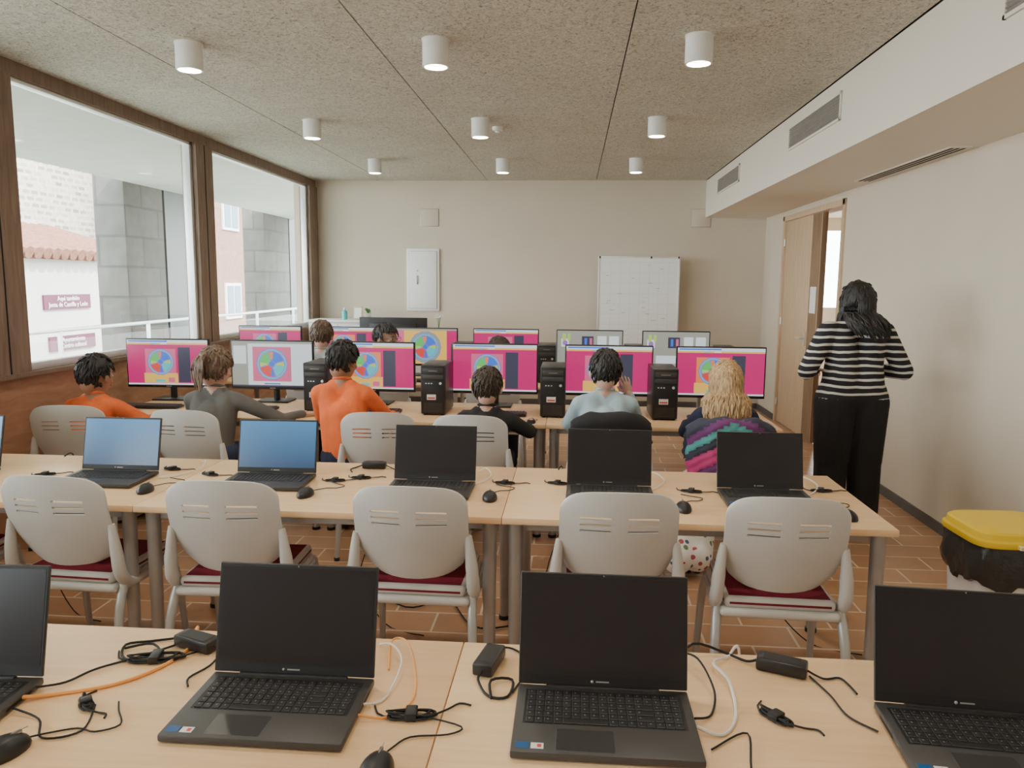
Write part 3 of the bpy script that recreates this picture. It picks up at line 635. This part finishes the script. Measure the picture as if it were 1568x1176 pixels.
def make_person(name,loc,yaw,segs,ells,mats,voxel,head,hs,headrot,skin,hairm,hands,hairfn,glasses=False,labelfix=None):
    E=empty(name,loc,yaw)
    b=M(); dm=BLACK
    for p0,p1,r0,r1,lb in segs: b.cap(p0,p1,r0,r1,dm)
    for c,r,lb in ells: b.sph(c,r,dm,u=24,v=16)
    H=Matrix.Translation(head)@headrot.to_4x4()@Matrix.Scale(hs,4)
    he=[((0,-.008,.022),(.076,.095,.088)),((0,.022,-.035),(.057,.066,.075)),((0,.045,-.085),(.030,.030,.022)),((0,.066,.0),(.05,.025,.06)),((0,-.045,-.045),(.052,.045,.06))]
    for c,r in he: b.sph(c,r,dm,u=20,v=14,mtx=H)
    b.sph((0,.098,-.022),(.011,.014,.013),dm,u=10,v=8,mtx=H); b.cyl((0,.088,.015),(0,.10,-.02),.007,.010,dm,8,mtx=H)
    for sx in (-1,1):
        b.sph((sx*.081,-.002,-.012),(.012,.019,.031),dm,u=10,v=8,mtx=H)
        b.sph((sx*.04,.068,-.03),(.018,.016,.016),dm,u=10,v=8,mtx=H)
    b.cyl((-.022,.088,-.052),(.022,.088,-.052),.008,.008,dm,8,mtx=H)
    me=remesh(b.bm,voxel,4)
    names=list(mats.keys()); ml=[mats[k] for k in names]
    for m in ml: me.materials.append(m)
    hc=Vector(head)
    for p in me.polygons:
        c=p.center; best=1e9; lab=names[0]
        for p0,p1,r0,r1,lb in segs:
            p0=Vector(p0);p1=Vector(p1);d=p1-p0;t=max(0,min(1,(c-p0).dot(d)/max(1e-9,d.dot(d))))
            q=(c-(p0+d*t)).length-(r0+(r1-r0)*t)
            if q<best: best=q;lab=lb
        if (c-hc).length<.125*hs: lab='skin'
        if labelfix: lab=labelfix(c,lab)
        p.material_index=names.index(lab)
    place(me,'body',(0,0,0),0,E)
    fm=M()
    for sx in (-1,1):
        fm.sph((sx*.031,.078,.004),(.014,.011,.009),EYEW,u=12,v=8,mtx=H); fm.sph((sx*.031,.086,.004),(.006,.005,.006),EYED,u=10,v=8,mtx=H)
        fm.tube([H@Vector((sx*.016,.095,.022)),H@Vector((sx*.032,.096,.028)),H@Vector((sx*.048,.086,.022))],[.002,.003,.0015],hairm,6,2)
    fm.tube([H@Vector((-.022,.096,-.050)),H@Vector((0,.102,-.052)),H@Vector((.022,.096,-.050))],[.002,.0048,.002],LIP,8,3)
    if glasses:
        for sx in (-1,1):
            ring=[H@Vector((sx*.033+.022*math.cos(a*.5236),.105,.004+.017*math.sin(a*.5236))) for a in range(13)]
            fm.tube(ring,.0016,BLACK,6,1); fm.tube([H@Vector((sx*.055,.103,.008)),H@Vector((sx*.086,.0,.004))],.0016,BLACK,6,1)
        fm.tube([H@Vector((-.011,.106,.006)),H@Vector((.011,.106,.006))],.0016,BLACK,6,1)
    fm.obj('face_features',parent=E)
    for w,fw,up,side,s,curl in hands:
        h=M(); w=Vector(w);fw=Vector(fw).normalized();up=Vector(up); rt=fw.cross(up).normalized(); up=rt.cross(fw).normalized(); th=rt*side
        R=Matrix((rt,fw,up)).transposed()
        h.sph(w+fw*.048*s,(.038*s,.052*s,.014*s),dm,rot=R); h.cap(w-fw*.03*s,w+fw*.015*s,.024*s,.022*s,dm)
        for i,L in enumerate((.066,.075,.070,.054)):
            bs=w+fw*(.086-.004*abs(i-1))*s+th*(.030-.0195*i)*s; dd=(fw+th*(.12-.08*i)).normalized(); r=.0085*s
            h.cap(w+fw*.04*s+th*(.018-.012*i)*s,bs,.010*s,.009*s,dm,10)
            p=bs; a=curl*.5
            for kf,lf in enumerate((.45,.30,.25)):
                v=(dd*math.cos(a)-up*math.sin(a)); nx=p+v*L*lf*s; h.cap(p,nx,r,r*.9,dm,10); p=nx; r*=.9; a+=curl
        p=w+fw*.022*s+th*.026*s; v=(th*.75+fw*.65-up*.2).normalized(); n1=p+v*.036*s; v2=(th*.35+fw*.9-up*.3).normalized(); n2=n1+v2*.030*s
        h.cap(p,n1,.012*s,.010*s,dm,10); h.cap(n1,n2,.010*s,.008*s,dm,10)
        hm=remesh(h.bm,.0032*s,2); hm.materials.append(skin); place(hm,'hand',(0,0,0),0,E)
    hairfn(E,H,hairm)
    return E

def hair_cap(E,H,m,thick=1.10,low=-.80,fringe=.35,seed=0,messy=.05,strands=220):
    b=M(); bmesh.ops.create_icosphere(b.bm,subdivisions=5,radius=1)
    def isface(d):
        hl=fringe+.08*noise.noise(Vector((d.x*6+seed,1,2)))
        return (d.y>.28 and d.z<hl) or (d.y>.0 and d.z<-.10) or (abs(d.x)>.75 and d.z<-.18 and d.y>-.35) or d.z<low
    def pt(d,s): return Vector((d.x*.080*s,d.y*.098*s-.008,d.z*.098*s+.020))
    for v in b.bm.verts:
        d=v.co.normalized()
        s=.84 if isface(d) else thick+messy*noise.noise(Vector((d.x*7+seed,d.y*7,d.z*2.2)))+messy*.6*noise.noise(Vector((d.x*17+seed,d.y*17,d.z*5)))
        v.co=pt(d,s)
    bmesh.ops.smooth_vert(b.bm,verts=b.bm.verts,factor=.5)
    b.mi(m); b.bm.transform(H)
    for k in range(strands):
        d=Vector((random.gauss(0,1),random.gauss(0,1),random.gauss(0,1))).normalized()
        if isface(d) or d.z<low+.1: continue
        crown=Vector((.1,-.35,.93)); t=(d-crown); t-=d*t.dot(d)
        if t.length<.05: continue
        t.normalize(); t=(t+d.cross(t)*random.uniform(-.5,.5)).normalized(); L=random.uniform(.25,.45)
        P=[pt(d,thick-.03)]
        for q in (.4,.75,1.0):
            dd=(d+t*L*q).normalized(); P.append(pt(dd,thick+.02+.045*q*random.random()+(.03 if q==1 else 0)))
        b.tube([H@p for p in P],[.006,.0065,.004,.001],m,5,2)
    return b.obj('hair',parent=E,ang=80)
def hair_short(E,H,m): hair_cap(E,H,m,1.09,-.80,.35,random.random()*9,.08,260)
def hair_locks(E,H,m,zend,wave=.012,n=110,rr=.009,spread=1.0,back=.03,side=0,a0=-2.0,a1=2.0,freq=9):
    hair_cap(E,H,m,1.12,-.8,.40,3,.05,60)
    b=M(); Hi=H
    for i in range(n):
        a=a0+(a1-a0)*(i+random.random()*.8)/n
        layer=random.random()
        sx=math.sin(a); cy=-math.cos(a); ph=random.random()*6
        P=[(sx*.03,cy*.03-.01,.118),(sx*.066,cy*.078-.012,.085),(sx*.086,cy*.104-.010,.02),(sx*.086*(1),cy*.106-.012,-.05)]
        pts=[Hi@Vector(p) for p in P]; last=pts[-1]; ze=zend+random.uniform(-.03,.06)+.05*abs(sx); k=6
        for j in range(1,k+1):
            t=j/k; z=last.z+(ze-last.z)*t
            pts.append(Vector((last.x*(1)+(sx*.035*spread)*math.sin(t*2.2)+wave*math.sin(t*freq+ph)+side*t*t,last.y-back*math.sin(t*1.6)*(1 if cy<0 else -.3)+wave*.6*math.cos(t*8+ph)-.012*layer,z)))
        r=rr*(.6+.6*random.random()); b.tube(pts,[r*.6]+[r]*(len(pts)-3)+[r*.7,r*.15],m,6,2)
    b.obj('hair_locks',parent=E,ang=80)

def kid(name,x,y,top,shirt,pants,skin,hairm,hairfn=hair_short,yaw=0,lean=.08,sl=0,handL=(-.15,.36,.775),handR=(.15,.36,.775),hyaw=0,hpitch=-8,glasses=False,w=1,elL=None,elR=None,shoe=None,ankles=None,knees=None,calf=.056,hem=.042,hs=1.0):
    nz=top-.235; sz=nz-.035
    hip=Vector((0,0,.555)); chest=Vector((sl*.6,lean*.6,(.555+sz)/2+.04)); neck=Vector((sl,lean,nz)); head=Vector((sl,lean+.025,top-.112))
    sg=[]
    sg.append(((-.055*w,0,.56),(.055*w,0,.56),.088*w,.088*w,'pants'))
    sg.append((hip+Vector((0,.0,.05)),chest,.095*w,.105*w,'shirt')); 
    sg.append((Vector((-.05*w,0,.62)),chest+Vector((-.05*w,0,0)),.08*w,.085*w,'shirt')); sg.append((Vector((.05*w,0,.62)),chest+Vector((.05*w,0,0)),.08*w,.085*w,'shirt'))
    sg.append((chest+Vector((-.05*w,0,0)),Vector((sl-.07*w,lean,sz-.045)),.085*w,.068*w,'shirt')); sg.append((chest+Vector((.05*w,0,0)),Vector((sl+.07*w,lean,sz-.045)),.085*w,.068*w,'shirt'))
    sg.append((Vector((sl-.11*w,lean,sz-.03)),Vector((sl+.11*w,lean,sz-.03)),.052,.052,'shirt'))
    sg.append((Vector((sl-.05,lean,sz)),Vector((sl+.05,lean,sz)),.05,.05,'shirt'))
    sg.append((neck+Vector((0,-.005,-.03)),head+Vector((0,-.02,-.04)),.045,.043,'skin'))
    hands=[]
    for i,(s,hd,el) in enumerate(((-1,handL,elL),(1,handR,elR))):
        S0=Vector((sl+s*.135*w,lean,sz-.04)); hd=Vector(hd)
        if el is None: el=(S0+hd)/2+Vector((s*.055,-.03,-.085))
        el=Vector(el)
        d=(hd-el).normalized(); wr=hd-d*.06
        sg.append((S0,el,.052,.042,'shirt')); sg.append((el,wr-d*.02,.042,.031,'shirt')); sg.append((wr-d*.03,wr+d*.005,.024,.022,'skin'))
        up=Vector((0,0,1)) if abs(d.z)<.7 else Vector((0,-1,0))
        hands.append((wr,d if hd.z>.85 else Vector((d.x,d.y,-.03)),up,-s,.82,.35 if hd.z<.85 else .6))
        K=Vector(knees[i]) if knees else Vector((s*.10,.36,.50)); A=Vector(ankles[i]) if ankles else Vector((s*.11,.34,.10))
        sg.append((Vector((s*.075,0,.545)),K,.078,.060,'pants')); sg.append((K,A,calf,hem,'pants'))
        sg.append((A+Vector((0,-.02,-.055)),A+Vector((0,.12,-.068)),.038,.030,'shoe'))
    hr=Matrix.Rotation(rad(hyaw),3,'Z')@Matrix.Rotation(rad(hpitch),3,'X')
    mats={'shirt':shirt,'pants':pants,'skin':skin,'shoe':shoe or RUB}
    E=make_person(name,(x,y,0),rad(yaw),sg,[],mats,.009,head,hs,hr,skin,hairm,hands,hairfn,glasses)
    q=M(); ring=[]
    for k in range(17):
        a=2*math.pi*k/16; ring.append((sl+.050*math.cos(a),lean+.004+.050*math.sin(a),sz+.052-.012*math.sin(a)))
    q.tube(ring,.0095,shirt,8,2); q.obj('collar',parent=E)
    return E

ORG=cloth('orange_jersey',(.88,.17,.045)); GRYC=cloth('grey_hoodie',(.13,.125,.115)); BLKC=cloth('black_jumper',(.02,.019,.02)); LBL=cloth('light_blue_jumper',(.42,.54,.60)); NAVY=cloth('navy_fabric',(.02,.025,.06)); DEN=cloth('denim',(.05,.08,.16)); GRL=cloth('pale_grey_shirt',(.46,.48,.48)); BEI=cloth('beige_top',(.5,.42,.36))
def floral():
    m,nt,b=newmat('floral_fabric'); N=nt.nodes; L=nt.links
    tc=N.new('ShaderNodeTexCoord'); v=N.new('ShaderNodeTexVoronoi'); v.inputs['Scale'].default_value=24; L.new(tc.outputs['Object'],v.inputs['Vector'])
    r=N.new('ShaderNodeValToRGB'); r.color_ramp.interpolation='CONSTANT'; e=r.color_ramp.elements; e[0].color=(1,1,1,1); e[1].position=.36; e[1].color=(0,0,0,1)
    L.new(v.outputs['Distance'],r.inputs[0])
    r2=N.new('ShaderNodeValToRGB'); r2.color_ramp.interpolation='CONSTANT'; e=r2.color_ramp.elements; e[0].color=(.50,.10,.12,1); e[1].position=.33; e[1].color=(.10,.13,.25,1); k=e.new(.48); k.color=(.16,.28,.15,1); k=e.new(.66); k.color=(.88,.85,.82,1)
    L.new(v.outputs['Color'],r2.inputs[0])
    mx=N.new('ShaderNodeMixRGB'); mx.inputs[1].default_value=(.90,.87,.84,1); L.new(r.outputs[0],mx.inputs[0]); L.new(r2.outputs[0],mx.inputs[2])
    L.new(mx.outputs[0],b.inputs['Base Color']); b.inputs['Roughness'].default_value=.9
    return m
FLO=floral()
def ponytail(E,H,m):
    hair_cap(E,H,m,1.14,-.75,.35,2,.14,260)
    b=M(); b.sph((0,-.105,.06),(.03,.028,.03),m,mtx=H)
    for i in range(30):
        a=random.random()*6.28; r=random.random()*.022
        P=[(r*math.cos(a),-.11,.06+r*math.sin(a)),(r*1.5*math.cos(a),-.145,.04+r*math.sin(a)),(r*2*math.cos(a)+random.uniform(-.01,.01),-.15,-.03),(r*math.cos(a)+random.uniform(-.02,.02),-.135,-.11+random.uniform(-.03,.02))]
        b.tube([H@Vector(p) for p in P],[.006,.008,.007,.002],m,6,3)
    b.obj('ponytail',parent=E,ang=80)
kid('seated_boy',-3.04,4.50,1.12,ORG,NAVY,SK2,HBLK,lean=.10,sl=.03,handL=(-.12,.42,.775),handR=(.40,.28,.775),w=1.1,hyaw=-12,hs=1.12)
kid('seated_girl',-2.22,4.52,1.18,GRYC,DEN,SK1,HLB,ponytail,lean=.08,sl=.0,handR=(.54,.32,.775),handL=(-.12,.36,.775),hyaw=-12,w=1.1,hs=1.08)
kid('seated_boy',-1.35,4.46,1.25,ORG,NAVY,SK2,HBLK,lean=.06,sl=-.03,handL=(-.12,.36,.775),handR=(.22,.38,.775),hyaw=-18,w=1.08,hs=1.03)
kid('seated_boy',-.51,4.52,1.09,BLKC,NAVY,SK1,HDB,lean=.10,handL=(-.24,.34,.775),handR=(.27,.34,.775),w=1.05,hs=1.05)
kid('seated_boy',.21,4.55,1.20,LBL,DEN,SK1,HBLK,lean=.08,handR=(.13,.16,1.0),elR=(.20,.22,.80),handL=(-.18,.34,.775),w=1.12,hs=1.10)
kid('seated_girl',.92,4.53,1.15,NAVY,FLO,SK1,HBLO,lambda E,H,m:hair_locks(E,H,m,.78,.007,190,.008,1.1,.035,freq=6),lean=.06,handL=(-.18,.34,.775),handR=(.2,.34,.775),w=1.05,hs=1.08,
    knees=[(-.19,.02,.45),(-.09,.05,.45)],ankles=[(-.315,-.40,.12),(-.205,-.36,.12)],calf=.076,hem=.088)
kid('seated_boy',-2.10,6.26,1.27,GRL,NAVY,SK1,HBRN,lean=.05,hyaw=8,w=1.05,hs=1.06)
kid('seated_boy',-1.55,6.26,1.25,BEI,NAVY,SK2,HBLK,lean=.05,hyaw=-115,hpitch=0,glasses=True,hs=1.06)
kid('seated_boy',-.60,6.26,1.15,NAVY,NAVY,SK1,HDB,lean=.08,hs=1.08)

def jacket(name,x,y,mats,w=.26,zb=.50,zt=.905,dq=.075,slant=0):
    b=M(); nu,nv=30,56; path=[]
    for i in range(nv):
        t=i/(nv-1)
        if t<.55: s=t/.55; path.append(Vector((0,-.345,zb+(zt-.03-zb)*s)))
        elif t<.7: s=(t-.55)/.15; a=math.pi*s; path.append(Vector((0,-.305-.04*math.cos(a),zt-.03+.035*math.sin(a))))
        else: s=(t-.7)/.3; path.append(Vector((0,-.262,zt-.03-(.16)*s)))
    V=[]; L=0; acc=[0]
    for a,c in zip(path,path[1:]): L+=(c-a).length; acc.append(L)
    for i,p in enumerate(path):
        row=[]
        d=(path[min(i+1,nv-1)]-path[max(i-1,0)]).normalized(); nn=Vector((0,-d.z,d.y))
        for j in range(nu):
            u=-1+2*j/(nu-1); q_=acc[i]+slant*abs(u); puff=.020*abs(math.sin(q_/dq*math.pi))**.6+.016*noise.noise(Vector((u*3,acc[i]*9,x)))
            ww=w*(1-.12*(1-min(1,i/(nv*.3))))+.016*noise.noise(Vector((i*.25,u,5)))
            hem=.03*noise.noise(Vector((u*3,2,x)))*(1-min(1,i/8))
            q=p+nn*puff*(1-abs(u)**8); row.append(b.bm.verts.new((u*ww,q.y+.07*u*u,q.z+hem-.05*abs(u)**3)))
        V.append(row)
    for i in range(nv-1):
        for j in range(nu-1):
            u=-1+2*(j+.5)/(nu-1)
            f=b.bm.faces.new((V[i][j],V[i][j+1],V[i+1][j+1],V[i+1][j])); f.material_index=b.mi(mats[min(len(mats)-1,int((acc[i]+slant*abs(u))/dq))])
    o=b.obj(name,(x,y,0),0,None,60)
    sd=o.modifiers.new('s','SOLIDIFY'); sd.thickness=.012; sd.offset=-1
    return o
PKC=cloth('pink_nylon',(.60,.06,.22)); TLC=cloth('teal_nylon',(.10,.36,.35)); PUC=cloth('purple_nylon',(.17,.045,.17)); NVC=cloth('navy_nylon',(.05,.05,.08))
jacket('quilted_jacket',.89,4.52,[PKC,PUC,TLC,TLC,PUC,PKC,PKC,NVC,TLC,PUC,NVC,NVC,NVC],.245,.46,.875,.045,.10)
jacket('hanging_jacket',.23,4.53,[BLKC],.225,.62,.885,.2)

def stripes():
    m,nt,b=newmat('striped_jersey'); N=nt.nodes; L=nt.links
    tc=N.new('ShaderNodeTexCoord'); sx=N.new('ShaderNodeSeparateXYZ'); L.new(tc.outputs['Object'],sx.inputs[0])
    n=N.new('ShaderNodeTexNoise'); n.inputs['Scale'].default_value=5; L.new(tc.outputs['Object'],n.inputs['Vector'])
    a=N.new('ShaderNodeMath'); a.operation='MULTIPLY_ADD'; a.inputs[1].default_value=.035; L.new(n.outputs['Fac'],a.inputs[0]); L.new(sx.outputs[2],a.inputs[2])
    d=N.new('ShaderNodeMath'); d.operation='DIVIDE'; d.inputs[1].default_value=.044; L.new(a.outputs[0],d.inputs[0])
    f=N.new('ShaderNodeMath'); f.operation='FRACT'; L.new(d.outputs[0],f.inputs[0])
    g=N.new('ShaderNodeMath'); g.operation='GREATER_THAN'; g.inputs[1].default_value=.66; L.new(f.outputs[0],g.inputs[0])
    mx=N.new('ShaderNodeMixRGB'); mx.inputs[1].default_value=(.018,.016,.02,1); mx.inputs[2].default_value=(.66,.63,.58,1); L.new(g.outputs[0],mx.inputs[0]); L.new(mx.outputs[0],b.inputs['Base Color'])
    b.inputs['Roughness'].default_value=.9
    return m
STRIPE=stripes()
sg=[]
sg.append(((-.095,0,.92),(.095,0,.92),.130,.130,'pants'))
sg.append(((-.08,.0,.96),(-.075,0,1.12),.122,.108,'shirt')); sg.append(((.08,.0,.96),(.075,0,1.12),.122,.108,'shirt'))
sg.append(((-.075,0,1.12),(-.10,0,1.29),.108,.09,'shirt')); sg.append(((.075,0,1.12),(.10,0,1.29),.108,.09,'shirt'))
sg.append(((-.155,0,1.335),(.155,0,1.335),.056,.056,'shirt')); sg.append(((-.06,0,1.36),(.06,0,1.36),.06,.06,'shirt'))
sg.append(((0,-.005,1.36),(0,.01,1.47),.055,.05,'skin'))
hands=[]
for s in (-1,1):
    el=Vector((s*.315,-.03,1.075)); wr=Vector((s*.16,.20,1.06)); d=(wr-el).normalized()
    sg.append(((s*.18,0,1.325),el,.070,.058,'shirt')); sg.append((el,wr-d*.03,.056,.038,'shirt')); sg.append((wr-d*.05,wr,.027,.026,'skin'))
    hands.append((wr,(-s*.6,.7,-.1),(0,0,1),-s,.95,.5))
    sg.append(((s*.105,0,.88),(s*.11,.0,.48),.135,.108,'pants')); sg.append(((s*.11,0,.48),(s*.115,-.01,.12),.106,.098,'pants'))
    sg.append(((s*.115,-.03,.045),(s*.12,.14,.038),.043,.036,'shoe'))
PAN=cloth('black_trousers',(.013,.012,.013)); 
def lf(c,lab):
    if lab in('shirt','pants') and abs(c.x)<.27 and c.z<1.05: return 'shirt' if c.z>.905 else 'pants'
    return lab
make_person('teacher_woman',(1.81,5.06,0),rad(6),sg,[],{'shirt':STRIPE,'pants':PAN,'skin':SK1,'shoe':RUB},.012,Vector((-.0,.02,1.505)),1.10,Matrix.Rotation(rad(12),3,'Z'),SK1,HBLK,hands,
  lambda E,H,m:hair_locks(E,H,m,1.28,.005,200,.008,.6,.085,.05,-2.1,2.1,5),labelfix=lf)

# ------------------------------------------------------------------ light & camera
W=bpy.data.worlds.new('sky'); S.world=W; W.use_nodes=True
bg=W.node_tree.nodes['Background']; bg.inputs[0].default_value=(.90,.96,1,1); bg.inputs[1].default_value=14.0
sd=bpy.data.lights.new('sun','SUN'); sd.energy=13; sd.angle=rad(1); sd.color=(1,.96,.88); so=bpy.data.objects.new('sun',sd); COL.objects.link(so)
so.rotation_euler=Vector((-.62,.35,-.70)).to_track_quat('-Z','Y').to_euler()
for a,b_ in ((-2.1,.8),(1.35,4.1),(4.68,6.78),(7.3,9.8)):
    pl=bpy.data.lights.new('sky_portal','AREA'); pl.shape='RECTANGLE'; pl.size=b_-a; pl.size_y=1.7; pl.cycles.is_portal=True
    po=bpy.data.objects.new('sky_portal',pl); COL.objects.link(po); po.location=(XL-.14,(a+b_)/2,1.95)
    po.rotation_euler=Matrix(((0,0,-1),(1,0,0),(0,-1,0))).to_euler()
psi=rad(4.4);th=rad(7.55);ro=rad(.5)
s_,c_=math.sin,math.cos
F=Vector((-s_(psi)*c_(th),c_(psi)*c_(th),-s_(th)));R=Vector((c_(psi),s_(psi),0));U=R.cross(F)
R2=R*c_(ro)+U*s_(ro); U2=U*c_(ro)-R*s_(ro)
cam=bpy.data.cameras.new('camera'); cam.sensor_width=36; cam.lens=27.0; cam.clip_start=.05
co=bpy.data.objects.new('camera',cam); COL.objects.link(co)
mx=Matrix((R2,U2,-F)).transposed().to_4x4(); mx.translation=(0,0,1.62); co.matrix_world=mx
S.camera=co
